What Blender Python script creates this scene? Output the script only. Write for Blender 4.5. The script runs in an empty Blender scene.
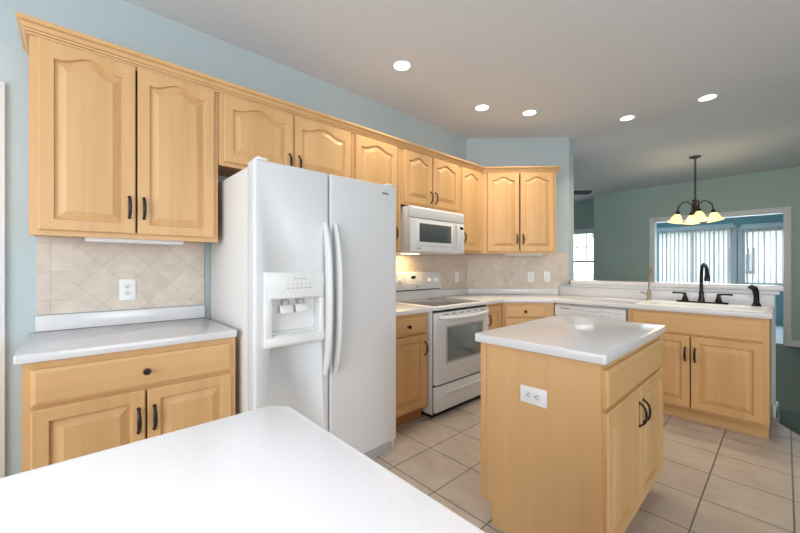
import bpy, bmesh, math, random
from mathutils import Matrix, Vector
random.seed(7)
PI = math.pi
SC = bpy.context.scene
COL = SC.collection

# ------------------------------------------------------------------ camera
cam_data = bpy.data.cameras.new('camera')
cam_data.sensor_width = 36.0
cam_data.lens = 16.0
cam_data.clip_start = 0.02
cam = bpy.data.objects.new('camera', cam_data)
COL.objects.link(cam)
cam.location = (2.6035, 0.0, 1.2484)
cam.rotation_euler = (math.radians(90), 0, math.radians(47.258))
SC.camera = cam

# ------------------------------------------------------------------ world, light, exposure
SC.view_settings.view_transform = 'Standard'
SC.view_settings.look = 'None'
SC.view_settings.gamma = 1.0
SC.view_settings.use_curve_mapping = False
SC.view_settings.exposure = 0.52
world = bpy.data.worlds.new('daylight')
SC.world = world
world.use_nodes = True
wn = world.node_tree
wn.nodes['Background'].inputs['Color'].default_value = (0.86, 0.93, 1.0, 1)
wn.nodes['Background'].inputs['Strength'].default_value = 2.2


def area(name, loc, rot, sx, sy, power, color, spread=180):
    d = bpy.data.lights.new(name, 'AREA')
    d.shape = 'RECTANGLE'
    d.size, d.size_y = sx, sy
    d.energy = power
    d.color = color
    d.spread = math.radians(spread)
    o = bpy.data.objects.new(name, d)
    COL.objects.link(o)
    o.location = loc
    o.rotation_euler = rot
    return o


# daylight entering by the rear and sunroom openings, plus an added side fill
area('rear_window_daylight', (2.6, -2.05, 1.55), (math.radians(97), 0, 0), 3.4, 2.0, 34, (0.90, 0.95, 1.0))
area('side_fill', (6.3, 0.6, 1.45), (math.radians(95), 0, math.radians(90)), 2.4, 1.2, 42, (0.92, 0.96, 1.0))  # added fill from an invented opening on the unseen right side
area('slider_daylight', (1.2, 10.85, 1.3), (math.radians(-90), 0, 0), 2.6, 1.9, 36, (0.80, 0.92, 1.0))

# fill light added to brighten the peninsula top, no fixture there
area('peninsula_fill', (2.5, -0.35, 2.77), (0, 0, 0), 1.6, 0.5, 8, (0.90, 0.94, 1.0), 75)

# ------------------------------------------------------------------ materials


def new_mat(name):
    m = bpy.data.materials.new(name)
    m.use_nodes = True
    nt = m.node_tree
    b = nt.nodes['Principled BSDF']
    return m, nt, b


def N(nt, kind, **kw):
    n = nt.nodes.new(kind)
    for k, v in kw.items():
        if k in n.inputs:
            n.inputs[k].default_value = v
        else:
            setattr(n, k, v)
    return n


def ramp(nt, src, stops):
    r = nt.nodes.new('ShaderNodeValToRGB')
    r.color_ramp.elements[0].position, r.color_ramp.elements[0].color = stops[0][0], (*stops[0][1], 1)
    r.color_ramp.elements[1].position, r.color_ramp.elements[1].color = stops[-1][0], (*stops[-1][1], 1)
    for p, c in stops[1:-1]:
        e = r.color_ramp.elements.new(p)
        e.color = (*c, 1)
    nt.links.new(src, r.inputs[0])
    return r.outputs[0]


def coords(nt, scale=(1, 1, 1), loc=(0, 0, 0), rot=(0, 0, 0), kind='Object'):
    tc = nt.nodes.new('ShaderNodeTexCoord')
    mp = nt.nodes.new('ShaderNodeMapping')
    mp.inputs['Scale'].default_value = scale
    mp.inputs['Location'].default_value = loc
    mp.inputs['Rotation'].default_value = rot
    nt.links.new(tc.outputs[kind], mp.inputs['Vector'])
    return mp.outputs['Vector']


def plain(name, color, rough=0.5, metal=0.0, noise=0.0, nscale=40, bump=0.0, spec=0.5, coat=0.0):
    m, nt, b = new_mat(name)
    b.inputs['Base Color'].default_value = (*color, 1)
    b.inputs['Roughness'].default_value = rough
    b.inputs['Metallic'].default_value = metal
    b.inputs['Specular IOR Level'].default_value = spec
    b.inputs['Coat Weight'].default_value = coat
    if noise or bump:
        n = N(nt, 'ShaderNodeTexNoise', Scale=nscale, Detail=3.0)
        nt.links.new(coords(nt), n.inputs['Vector'])
        if noise:
            lo = tuple(c * (1 - noise) for c in color)
            hi = tuple(min(1, c * (1 + noise)) for c in color)
            nt.links.new(ramp(nt, n.outputs['Fac'], [(0.3, lo), (0.7, hi)]), b.inputs['Base Color'])
        if bump:
            bp = N(nt, 'ShaderNodeBump', Strength=bump, Distance=0.002)
            nt.links.new(n.outputs['Fac'], bp.inputs['Height'])
            nt.links.new(bp.outputs['Normal'], b.inputs['Normal'])
    return m


def wood(name, base, grain='z', rough=0.46):
    m, nt, b = new_mat(name)
    st = {'z': (26, 26, 1.6), 'x': (1.6, 26, 26)}[grain]
    n1 = N(nt, 'ShaderNodeTexNoise', Scale=1.0, Detail=5.0, Roughness=0.6, Distortion=0.4)
    nt.links.new(coords(nt, st), n1.inputs['Vector'])
    n2 = N(nt, 'ShaderNodeTexNoise', Scale=1.0, Detail=2.0)
    st2 = {'z': (7, 7, 0.7), 'x': (0.7, 7, 7)}[grain]
    nt.links.new(coords(nt, st2, loc=(3.1, 1.7, 0.4)), n2.inputs['Vector'])
    mix = N(nt, 'ShaderNodeMath', operation='MULTIPLY_ADD')
    mix.inputs[1].default_value = 0.5
    nt.links.new(n1.outputs['Fac'], mix.inputs[0])
    half = N(nt, 'ShaderNodeMath', operation='MULTIPLY')
    half.inputs[1].default_value = 0.5
    nt.links.new(n2.outputs['Fac'], half.inputs[0])
    nt.links.new(half.outputs[0], mix.inputs[2])
    d = tuple(c * k for c, k in zip(base, (0.92, 0.89, 0.84)))
    l = tuple(c * k for c, k in zip(base, (1.05, 1.06, 1.08)))
    nt.links.new(ramp(nt, mix.outputs[0], [(0.33, d), (0.5, base), (0.68, l)]), b.inputs['Base Color'])
    b.inputs['Roughness'].default_value = rough
    b.inputs['Coat Weight'].default_value = 0.05
    b.inputs['Coat Roughness'].default_value = 0.25
    return m


MAPLE = (0.66, 0.395, 0.174)
M = {}
M['maple'] = wood('maple', MAPLE, 'z')
M['maple_h'] = wood('maple_horizontal', MAPLE, 'x')
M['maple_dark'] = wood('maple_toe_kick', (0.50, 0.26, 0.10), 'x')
M['laminate'] = plain('white_laminate', (0.69, 0.68, 0.685), 0.20, noise=0.03, nscale=260, coat=0.1)
M['appliance'] = plain('white_enamel', (0.69, 0.695, 0.70), 0.40, bump=0.03, nscale=420, coat=0.05)
M['appliance_side'] = plain('grained_white_enamel', (0.74, 0.72, 0.69), 0.42, bump=0.06, nscale=420)
M['plastic'] = plain('white_plastic', (0.82, 0.82, 0.81), 0.35)
M['plastic_grey'] = plain('grey_plastic', (0.45, 0.45, 0.44), 0.45)
M['ink'] = plain('grey_print', (0.16, 0.16, 0.17), 0.5)
M['black'] = plain('black_enamel', (0.012, 0.012, 0.013), 0.25)
M['gap'] = plain('dark_gap', (0.02, 0.018, 0.016), 0.8)
M['bronze'] = plain('oil_rubbed_bronze', (0.045, 0.032, 0.030), 0.32, 0.7, noise=0.3, nscale=90)
M['black_metal'] = plain('black_faucet_finish', (0.014, 0.013, 0.013), 0.22, 0.6)
M['brass'] = plain('antique_brass', (0.34, 0.28, 0.19), 0.28, 0.9)
M['cooktop'] = plain('black_ceramic_glass', (0.05, 0.052, 0.055), 0.08, coat=0.3)
M['oven_glass'] = plain('oven_window_glass', (0.17, 0.20, 0.21), 0.07, coat=0.5)
M['micro_glass'] = plain('microwave_window_glass', (0.085, 0.10, 0.10), 0.12)
M['wall'] = plain('pale_blue_green_paint', (0.465, 0.535, 0.55), 0.62, noise=0.012, nscale=3, bump=0.05)
M['wall_sage'] = plain('sage_green_paint', (0.39, 0.50, 0.46), 0.62, noise=0.012, nscale=3, bump=0.05)
M['wall_teal'] = plain('blue_teal_paint', (0.23, 0.44, 0.50), 0.62, noise=0.012, nscale=3)
M['ceiling'] = plain('ceiling_paint', (0.72, 0.73, 0.755), 0.8, noise=0.015, nscale=60, bump=0.12)
M['trim'] = plain('white_trim_paint', (0.74, 0.75, 0.76), 0.4)
M['carpet'] = plain('dark_green_carpet', (0.065, 0.098, 0.080), 0.95, noise=0.35, nscale=160, bump=0.6)
M['pale_floor'] = plain('pale_blue_grey_floor', (0.50, 0.62, 0.68), 0.5, noise=0.05, nscale=6)
M['vinyl'] = plain('blind_vinyl', (0.66, 0.71, 0.73), 0.5)
M['dark_blade'] = plain('dark_fan_blade', (0.016, 0.017, 0.018), 0.4)
M['siding'] = plain('pale_siding', (0.80, 0.80, 0.78), 0.8, noise=0.05, nscale=6)
M['lawn'] = plain('pale_winter_lawn', (0.45, 0.47, 0.38), 0.9, noise=0.2, nscale=8)
M['roofing'] = plain('grey_roof', (0.30, 0.30, 0.31), 0.9, noise=0.2, nscale=20)


def emit(name, color, strength, base=(0.8, 0.8, 0.8)):
    m, nt, b = new_mat(name)
    b.inputs['Base Color'].default_value = (*base, 1)
    b.inputs['Emission Color'].default_value = (*color, 1)
    b.inputs['Emission Strength'].default_value = strength
    return m


M['lens'] = emit('lit_lamp_lens', (1.0, 0.95, 0.86), 6.0)
M['shade'] = emit('lit_amber_glass', (1.0, 0.74, 0.34), 0.95, (0.85, 0.62, 0.25))
M['bulb'] = emit('lit_bulb', (1.0, 0.88, 0.55), 8.0)
M['warm_lens'] = emit('warm_cooktop_lamp_lens', (1.0, 0.75, 0.4), 5.0)

# window glass: mostly clear with a faint reflection
gm = bpy.data.materials.new('window_glass')
gm.use_nodes = True
nt = gm.node_tree
nt.nodes.clear()
out = nt.nodes.new('ShaderNodeOutputMaterial')
mx = nt.nodes.new('ShaderNodeMixShader')
tr = nt.nodes.new('ShaderNodeBsdfTransparent')
gl = nt.nodes.new('ShaderNodeBsdfGlossy')
gl.inputs['Roughness'].default_value = 0.02
mx.inputs[0].default_value = 0.06
nt.links.new(tr.outputs[0], mx.inputs[1])
nt.links.new(gl.outputs[0], mx.inputs[2])
nt.links.new(mx.outputs[0], out.inputs[0])
M['glass'] = gm

# floor tiles, 13 inch grid
m, nt, b = new_mat('beige_floor_tile')
T = 0.3373
v = coords(nt, loc=(-0.9485 + T * 20, -1.813 + T * 20, 0), kind='Object')
br = N(nt, 'ShaderNodeTexBrick', offset=0.0, squash=1.0)
br.inputs['Scale'].default_value = 1.0
br.inputs['Brick Width'].default_value = T
br.inputs['Row Height'].default_value = T
br.inputs['Mortar Size'].default_value = 0.0042
br.inputs['Mortar Smooth'].default_value = 0.15
br.inputs['Bias'].default_value = 0.0
br.inputs['Color1'].default_value = (0.49, 0.415, 0.345, 1)
br.inputs['Color2'].default_value = (0.44, 0.37, 0.305, 1)
br.inputs['Mortar'].default_value = (0.16, 0.135, 0.115, 1)
nt.links.new(v, br.inputs['Vector'])
ns = N(nt, 'ShaderNodeTexNoise', Scale=5.0, Detail=6.0, Roughness=0.6, Distortion=0.5)
nt.links.new(coords(nt, (1, 1.6, 1)), ns.inputs['Vector'])
mixc = N(nt, 'ShaderNodeMix', data_type='RGBA', blend_type='MULTIPLY')
mixc.inputs[0].default_value = 1.0
nt.links.new(br.outputs['Color'], mixc.inputs[6])
nt.links.new(ramp(nt, ns.outputs['Fac'], [(0.3, (0.86, 0.85, 0.84)), (0.7, (1.1, 1.1, 1.1))]), mixc.inputs[7])
nt.links.new(mixc.outputs[2], b.inputs['Base Color'])
b.inputs['Roughness'].default_value = 0.42
bp = N(nt, 'ShaderNodeBump', Strength=0.5, Distance=0.002, invert=True)
nt.links.new(br.outputs['Fac'], bp.inputs['Height'])
nt.links.new(bp.outputs['Normal'], b.inputs['Normal'])
M['floor_tile'] = m


def tile_mat(name, rot):
    """Tumbled stone wall tile; local x along the wall, z up."""
    m, nt, b = new_mat(name)
    tc = nt.nodes.new('ShaderNodeTexCoord')
    sp = nt.nodes.new('ShaderNodeSeparateXYZ')
    nt.links.new(tc.outputs['Object'], sp.inputs[0])
    cb = nt.nodes.new('ShaderNodeCombineXYZ')
    nt.links.new(sp.outputs['X'], cb.inputs['X'])
    nt.links.new(sp.outputs['Z'], cb.inputs['Y'])
    mp = nt.nodes.new('ShaderNodeMapping')
    mp.inputs['Rotation'].default_value = (0, 0, rot)
    mp.inputs['Location'].default_value = (10.0, 10.03, 0)
    nt.links.new(cb.outputs[0], mp.inputs['Vector'])
    br = N(nt, 'ShaderNodeTexBrick', offset=0.0, squash=1.0)
    s = 0.150
    br.inputs['Scale'].default_value = 1.0
    br.inputs['Brick Width'].default_value = s
    br.inputs['Row Height'].default_value = s
    br.inputs['Mortar Size'].default_value = 0.0022
    br.inputs['Mortar Smooth'].default_value = 0.3
    br.inputs['Color1'].default_value = (0.66, 0.575, 0.495, 1)
    br.inputs['Color2'].default_value = (0.60, 0.52, 0.445, 1)
    br.inputs['Mortar'].default_value = (0.52, 0.45, 0.39, 1)
    nt.links.new(mp.outputs[0], br.inputs['Vector'])
    ns = N(nt, 'ShaderNodeTexNoise', Scale=14.0, Detail=5.0, Roughness=0.6)
    nt.links.new(tc.outputs['Object'], ns.inputs['Vector'])
    mixc = N(nt, 'ShaderNodeMix', data_type='RGBA', blend_type='MULTIPLY')
    mixc.inputs[0].default_value = 1.0
    nt.links.new(br.outputs['Color'], mixc.inputs[6])
    nt.links.new(ramp(nt, ns.outputs['Fac'], [(0.3, (0.90, 0.89, 0.88)), (0.7, (1.08, 1.08, 1.08))]), mixc.inputs[7])
    nt.links.new(mixc.outputs[2], b.inputs['Base Color'])
    b.inputs['Roughness'].default_value = 0.5
    bp = N(nt, 'ShaderNodeBump', Strength=0.4, Distance=0.002, invert=True)
    nt.links.new(br.outputs['Fac'], bp.inputs['Height'])
    nt.links.new(bp.outputs['Normal'], b.inputs['Normal'])
    return m


M['tile_diag'] = tile_mat('beige_stone_tile_diagonal', PI / 4)
M['tile_sq'] = tile_mat('beige_stone_tile_square', 0.0)

# ------------------------------------------------------------------ mesh helpers


class MB:
    def __init__(s):
        s.bm = bmesh.new()

    def _merge(s, b, mtx=None):
        if mtx is not None:
            b.transform(mtx)
        me = bpy.data.meshes.new('tmp')
        b.to_mesh(me)
        b.free()
        s.bm.from_mesh(me)
        bpy.data.meshes.remove(me)
        return s

    def box(s, x0, x1, y0, y1, z0, z1, bev=0.0, seg=2, mtx=None):
        b = bmesh.new()
        bmesh.ops.create_cube(b, size=1.0)
        for v in b.verts:
            v.co = Vector(((x0 + x1) / 2 + v.co.x * (x1 - x0), (y0 + y1) / 2 + v.co.y * (y1 - y0), (z0 + z1) / 2 + v.co.z * (z1 - z0)))
        if bev:
            bmesh.ops.bevel(b, geom=b.edges[:], offset=bev, segments=seg, profile=0.5, affect='EDGES')
        return s._merge(b, mtx)

    def prism(s, pts, z0, z1, bev=0.0, seg=2, mtx=None):
        """pts: counter-clockwise outline in the xy plane."""
        b = bmesh.new()
        lo = [b.verts.new((x, y, z0)) for x, y in pts]
        hi = [b.verts.new((x, y, z1)) for x, y in pts]
        n = len(pts)
        b.faces.new(lo[::-1])
        top = b.faces.new(hi)
        for i in range(n):
            b.faces.new((lo[i], lo[(i + 1) % n], hi[(i + 1) % n], hi[i]))
        b.normal_update()
        if bev:
            bot = [e for e in b.edges if all(v in lo for v in e.verts)]
            ed = [e for e in top.edges] + bot
            bmesh.ops.bevel(b, geom=ed, offset=bev, segments=seg, profile=0.5, affect='EDGES')
        return s._merge(b, mtx)

    def side_prism(s, pts, x0, x1, bev=0.0, mtx=None):
        """pts: outline in the (y, z) plane, extruded along x."""
        b = bmesh.new()
        a = [b.verts.new((x0, y, z)) for y, z in pts]
        c = [b.verts.new((x1, y, z)) for y, z in pts]
        n = len(pts)
        b.faces.new(a)
        b.faces.new(c[::-1])
        for i in range(n):
            b.faces.new((a[i], c[i], c[(i + 1) % n], a[(i + 1) % n]))
        bmesh.ops.recalc_face_normals(b, faces=b.faces[:])
        if bev:
            bmesh.ops.bevel(b, geom=b.edges[:], offset=bev, segments=2, profile=0.5, affect='EDGES')
        return s._merge(b, mtx)

    def lathe(s, prof, c=(0, 0, 0), seg=24, mtx=None):
        """prof: list of (radius, z); about the z axis through c, then mtx."""
        b = bmesh.new()
        rings = []
        for r, z in prof:
            if r < 1e-5:
                rings.append([b.verts.new((0, 0, z))])
            else:
                rings.append([b.verts.new((r * math.cos(2 * PI * k / seg), r * math.sin(2 * PI * k / seg), z)) for k in range(seg)])
        for A, B in zip(rings, rings[1:]):
            if len(A) == 1 and len(B) == 1:
                continue
            for k in range(seg):
                j = (k + 1) % seg
                if len(A) == 1:
                    b.faces.new((A[0], B[j], B[k]))
                elif len(B) == 1:
                    b.faces.new((A[k], A[j], B[0]))
                else:
                    b.faces.new((A[k], A[j], B[j], B[k]))
        bmesh.ops.recalc_face_normals(b, faces=b.faces[:])
        b.transform(Matrix.Translation(c) if mtx is None else mtx)
        return s._merge(b)

    def tube(s, path, r, seg=10, mtx=None, closed=False, flat=1.0):
        """path: points; r: one radius or one per point; flat squashes the section along its second axis."""
        P = [Vector(p) for p in path]
        n = len(P)
        R = r if isinstance(r, (list, tuple)) else [r] * n
        b = bmesh.new()
        up = None
        rings = []
        for i in range(n):
            if closed:
                t = (P[(i + 1) % n] - P[i - 1]).normalized()
            else:
                t = (P[min(i + 1, n - 1)] - P[max(i - 1, 0)]).normalized()
            if up is None:
                up = Vector((0, 0, 1)) if abs(t.z) < 0.9 else Vector((1, 0, 0))
            up = (up - t * up.dot(t)).normalized()
            w = t.cross(up)
            rings.append([b.verts.new(P[i] + R[i] * (up * math.cos(2 * PI * k / seg) + w * math.sin(2 * PI * k / seg) * flat)) for k in range(seg)])
        m = n if closed else n - 1
        for i in range(m):
            A, B = rings[i], rings[(i + 1) % n]
            for k in range(seg):
                j = (k + 1) % seg
                b.faces.new((A[k], A[j], B[j], B[k]))
        if not closed:
            b.faces.new(rings[0][::-1])
            b.faces.new(rings[-1])
        bmesh.ops.recalc_face_normals(b, faces=b.faces[:])
        return s._merge(b, mtx)

    def loops(s, L, mtx=None, cap_first=True, cap_last=True):
        b = bmesh.new()
        rings = [[b.verts.new(p) for p in lp] for lp in L]
        n = len(rings[0])
        for A, B in zip(rings, rings[1:]):
            for k in range(n):
                j = (k + 1) % n
                b.faces.new((A[k], A[j], B[j], B[k]))
        if cap_first:
            b.faces.new(rings[0][::-1])
        if cap_last:
            b.faces.new(rings[-1])
        bmesh.ops.recalc_face_normals(b, faces=b.faces[:])
        return s._merge(b, mtx)

    def quad(s, *pts):
        b = bmesh.new()
        b.faces.new([b.verts.new(p) for p in pts])
        return s._merge(b)

    def build(s, name, mat, parent=None, smooth=True, angle=32):
        me = bpy.data.meshes.new(name)
        s.bm.to_mesh(me)
        s.bm.free()
        me.materials.append(mat if not isinstance(mat, str) else M[mat])
        if smooth:
            me.shade_smooth()
            me.set_sharp_from_angle(angle=math.radians(angle))
        o = bpy.data.objects.new(name, me)
        COL.objects.link(o)
        if parent is not None:
            o.parent = parent
        return o


def thing(name, label, cat, loc=(0, 0, 0), rz=0.0, group=None):
    o = bpy.data.objects.new(name, None)
    o.empty_display_size = 0.1
    COL.objects.link(o)
    o.location = loc
    o.rotation_euler = (0, 0, rz)
    o['label'] = label
    o['category'] = cat
    if group:
        o['group'] = group
    return o


def tag(o, label, cat, group=None, kind=None):
    o['label'] = label
    o['category'] = cat
    if group:
        o['group'] = group
    if kind:
        o['kind'] = kind
    return o


def struct(o, label=None):
    o['kind'] = 'structure'
    if label:
        o['label'] = label
    return o


def dup(root, loc, rz=None, label=None, group=None):
    r = root.copy()
    COL.objects.link(r)
    r.location = loc
    if rz is not None:
        r.rotation_euler = (0, 0, rz)
    if label:
        r['label'] = label
    if group:
        r['group'] = group
    for ch in list(root.children):
        c = ch.copy()
        COL.objects.link(c)
        c.parent = r
        for g in ch.children:
            d = g.copy()
            COL.objects.link(d)
            d.parent = c
    return r


def TR(x, y, z):
    return Matrix.Translation((x, y, z))


RX90 = Matrix.Rotation(PI / 2, 4, 'X')      # z axis -> -y axis

# ------------------------------------------------------------------ cabinet door, drawer, hardware (local: x right, -y to the viewer, z up)


def door_mb(w, h, t=0.02, arch=0.0, stile=0.050, nt_=22):
    def shape(u):                            # cathedral arch, flat shoulders
        a = min(1.0, abs(u) / 0.86)
        return 0.5 * (1 + math.cos(PI * a))

    def loop(x0, x1, z0, zt, a, y):
        pts = [(x0, y, z0), (x1, y, z0)]
        for k in range(nt_ + 1):
            u = 1 - 2 * k / nt_
            pts.append(((x0 + x1) / 2 + u * (x1 - x0) / 2, y, zt + a * shape(u)))
        return pts
    st = min(stile, w * 0.24)
    top = h - st * 0.78 - arch if arch else h - st
    L = [loop(0, w, 0, h, 0, 0), loop(0, w, 0, h, 0, -t + 0.005), loop(0.005, w - 0.005, 0.005, h - 0.005, 0, -t)]
    L += [loop(st, w - st, st, top, arch, -t)]
    e = 0.004
    L += [loop(st + e, w - st - e, st + e, top - e, arch, -t + 0.013)]
    e = 0.008
    L += [loop(st + e, w - st - e, st + e, top - e, arch, -t + 0.013)]
    e = min(0.043, w * 0.13)
    L += [loop(st + e, w - st - e, st + e, top - e, arch * 0.92, -t + 0.001)]
    return MB().loops(L)


def drawer_mb(w, h, t=0.02):
    def loop(i, y):
        return [(i, y, i), (w - i, y, i), (w - i, y, h - i), (i, y, h - i)]
    return MB().loops([loop(0, 0), loop(0, -t + 0.007), loop(0.003, -t + 0.004), loop(0.014, -t)])


def pull_mb(L=0.105):
    """Upright arched bar pull centred on the origin."""
    pts, rr = [], []
    n = 14
    for k in range(n + 1):
        u = -1 + 2 * k / n
        pts.append((0, -0.004 - 0.024 * (1 - abs(u) ** 3.2), u * L / 2))
        rr.append(0.0036 + 0.0022 * (1 - u * u))
    mb = MB().tube(pts, rr, 10, flat=1.5)
    for sgn in (-1, 1):
        mb.lathe([(0.0, 0.0), (0.008, 0.0), (0.008, 0.003), (0.0055, 0.007), (0.0, 0.007)], mtx=TR(0, 0, sgn * L / 2) @ RX90, seg=14)
    return mb


def knob_mb():
    return MB().lathe([(0, 0), (0.008, 0), (0.007, 0.004), (0.0055, 0.010), (0.009, 0.015), (0.0145, 0.019), (0.0155, 0.024), (0.012, 0.029), (0, 0.031)], mtx=RX90, seg=20)


def add_door(parent, x0, x1, z0, z1, y, arch=0.0, pull=None, pz=None, label=None):
    d = door_mb(x1 - x0, z1 - z0, arch=arch).build('door', 'maple', parent, angle=9)
    d.location = (x0, y, z0)
    if label:
        d['label'] = label
    if pull:
        h = pull_mb().build('handle', 'bronze', d)
        px = 0.026 if pull == 'l' else (x1 - x0) - 0.026
        h.location = (px, -0.02, (pz - z0))
    return d


def add_drawer(parent, x0, x1, z0, z1, y, knob=True, name='drawer'):
    d = drawer_mb(x1 - x0, z1 - z0).build(name, 'maple_h', parent, angle=9)
    d.location = (x0, y, z0)
    if knob:
        k = knob_mb().build('knob', 'bronze', d)
        k.location = ((x1 - x0) / 2, -0.02, (z1 - z0) / 2)
    return d


# ------------------------------------------------------------------ room shell
CEIL = 2.79
WA = 3.497                                     # where wall A meets the angled wall
D = 0.7071068

carpet_edge = [(2.64, 4.40), (2.605, 4.10), (3.55, 2.40), (6.4, 2.40)]
fl = MB()
fl.prism([(-0.15, -3.1), (6.4, -3.1), (6.4, 2.40), (3.55, 2.40), (2.577, 4.145), (2.572, 4.40), (-0.15, 4.40)], -0.08, 0.0)
struct(fl.build('floor', 'floor_tile', smooth=False), 'beige square floor tiles with dark grout')
fc = MB()
fc.prism([(6.4, 2.40), (6.4, 8.40), (-0.19, 8.40), (-0.19, 8.95), (-4.6, 8.95), (-4.6, 4.40), (2.572, 4.40), (2.577, 4.145), (3.55, 2.40)], -0.08, 0.004)
struct(fc.build('floor_dining', 'carpet', smooth=False), 'dark green carpet beyond the kitchen tiles')
struct(MB().box(-0.18, 6.4, 8.40, 11.0, -0.08, 0.006).build('floor_sunroom', 'pale_floor', smooth=False), 'pale blue-grey sunroom floor')
struct(MB().box(-4.7, 6.5, -3.2, 11.2, CEIL, CEIL + 0.1).build('ceiling', 'ceiling', smooth=False))
struct(MB().box(-0.15, 0, -3.1, 3.56, 0, CEIL).build('wall_left', 'wall', smooth=False))
# angled wall, ends in a squared-off end
struct(MB().prism([(0, WA), (0.858, WA + 0.858), (0.858, WA + 1.0), (0.72, WA + 1.0), (-0.15, 3.63), (-0.15, WA)], 0, CEIL).build('wall_angled', 'wall', smooth=False))
# back wall of the dining room with a cased opening to the sunroom
OX0, OX1, OZ = 0.89, 2.60, 2.11
bw = MB()
bw.box(-0.19, OX0, 8.25, 8.40, 0, CEIL)
bw.box(OX1, 6.4, 8.25, 8.40, 0, CEIL)
bw.box(OX0, OX1, 8.25, 8.40, OZ, CEIL)
bw.box(-0.19, -0.04, 8.40, 8.9, 0, CEIL)
struct(bw.build('wall_back', 'wall_sage', smooth=False))
cs = MB()
cs.box(OX0 - 0.075, OX0, 8.225, 8.25, 0, OZ + 0.075, 0.004)
cs.box(OX1, OX1 + 0.075, 8.225, 8.25, 0, OZ + 0.075, 0.004)
cs.box(OX0, OX1, 8.225, 8.25, OZ, OZ + 0.075, 0.004)
cs.box(OX0, OX0 + 0.012, 8.25, 8.42, 0, OZ)
cs.box(OX1 - 0.012, OX1, 8.25, 8.42, 0, OZ)
cs.box(OX0, OX1, 8.25, 8.42, OZ - 0.012, OZ)
struct(cs.build('trim_1', 'trim'), 'white casing around the opening to the sunroom')
struct(MB().box(OX1 + 0.075, 6.4, 8.235, 8.25, 0, 0.10, 0.003).build('baseboard_back', 'trim'))
# living room
WX0, WX1, WZ0, WZ1 = -1.28, -0.32, 0.82, 2.07
lw = MB()
lw.box(-4.6, WX0, 8.9, 9.05, 0, CEIL)
lw.box(WX1, -0.04, 8.9, 9.05, 0, CEIL)
lw.box(WX0, WX1, 8.9, 9.05, 0, WZ0)
lw.box(WX0, WX1, 8.9, 9.05, WZ1, CEIL)
struct(lw.build('wall_living_back', 'wall_sage', smooth=False))
struct(MB().box(-4.7, -4.6, 3.5, 9.05, 0, CEIL).build('wall_living_left', 'wall_sage', smooth=False))
struct(MB().box(-4.6, -0.15, 3.5, 3.63, 0, CEIL).build('wall_living_front', 'wall_sage', smooth=False))
# sunroom
SX0, SX1 = 0.36, 1.80
SW0, SW1 = 1.96, 2.72
sw = MB()
sw.box(-0.18, SX0, 11.0, 11.12, 0, CEIL)
sw.box(SX1, SW0, 11.0, 11.12, 0, CEIL)
sw.box(SW1, 6.4, 11.0, 11.12, 0, CEIL)
sw.box(SX0, SX1, 11.0, 11.12, 2.12, CEIL)
sw.box(SW0, SW1, 11.0, 11.12, 2.06, CEIL)
sw.box(SW0, SW1, 11.0, 11.12, 0, 0.85)
sw.box(-0.18, -0.05, 9.051, 11.0, 0, CEIL)
sw.box(-0.04, 0.86, 8.40, 8.42, 0, CEIL)
struct(sw.build('wall_sunroom', 'wall_teal', smooth=False))
struct(MB().box(6.4, 6.5, 3.0, 11.12, 0, CEIL).box(6.4, 6.5, -3.1, -1.0, 0, CEIL).box(6.4, 6.5, -1.0, 3.0, 0, 0.80).box(6.4, 6.5, -1.0, 3.0, 2.15, CEIL).box(6.4, 6.5, -1.0, -0.6, 0.80, 2.15).box(6.4, 6.5, 1.9, 3.0, 0.80, 2.15).build('wall_right', 'wall_sage', smooth=False))
struct(MB().box(-0.15, 0.8, -2.3, -2.2, 0, CEIL).box(4.4, 6.5, -2.3, -2.2, 0, CEIL).box(0.8, 4.4, -2.3, -2.2, 0, 0.45).box(0.8, 4.4, -2.3, -2.2, 2.6, CEIL).build('wall_rear', 'wall', smooth=False))

# casing of the doorway in wall A, at the left edge of the view
struct(MB().box(0.0, 0.02, -0.33, -0.238, 0, 2.15, 0.004).box(0.0, 0.02, -1.3, -0.33, 2.06, 2.15, 0.004).build('trim_2', 'trim'), 'white door casing at the left end of the kitchen wall')
struct(MB().box(0.0, 0.012, -1.21, -0.33, 0.0, 2.06).build('door_1', 'trim'), 'white door inside its casing')

# knee wall behind the sink and its ledge
KY = 4.27
struct(MB().box(0.80, 2.552, KY, KY + 0.13, 0, 1.045).build('wall_knee', 'wall', smooth=False), 'half-height wall behind the sink')
struct(MB().box(2.535, 2.567, KY - 0.014, KY, 0, 0.10, 0.003).box(2.553, 2.567, KY - 0.014, KY + 0.144, 0, 0.10, 0.003).build('baseboard_knee', 'trim'))
led = MB().prism([(0.935, KY - 0.06), (2.585, KY - 0.06), (2.60, KY - 0.045), (2.60, KY + 0.18), (0.866, KY + 0.18), (0.866, KY + 0.085)], 1.048, 1.088, 0.006)
lo = led.build('ledge', 'laminate')
tag(lo, 'long pale laminate ledge capping the half wall behind the sink', 'ledge')
tr_ = MB().box(0.93, 2.575, KY - 0.022, KY - 0.001, 1.016, 1.047, 0.004).build('ledge_trim', 'trim', lo)
tr_['label'] = 'white painted moulding under the ledge'

# ------------------------------------------------------------------ windows


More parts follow.
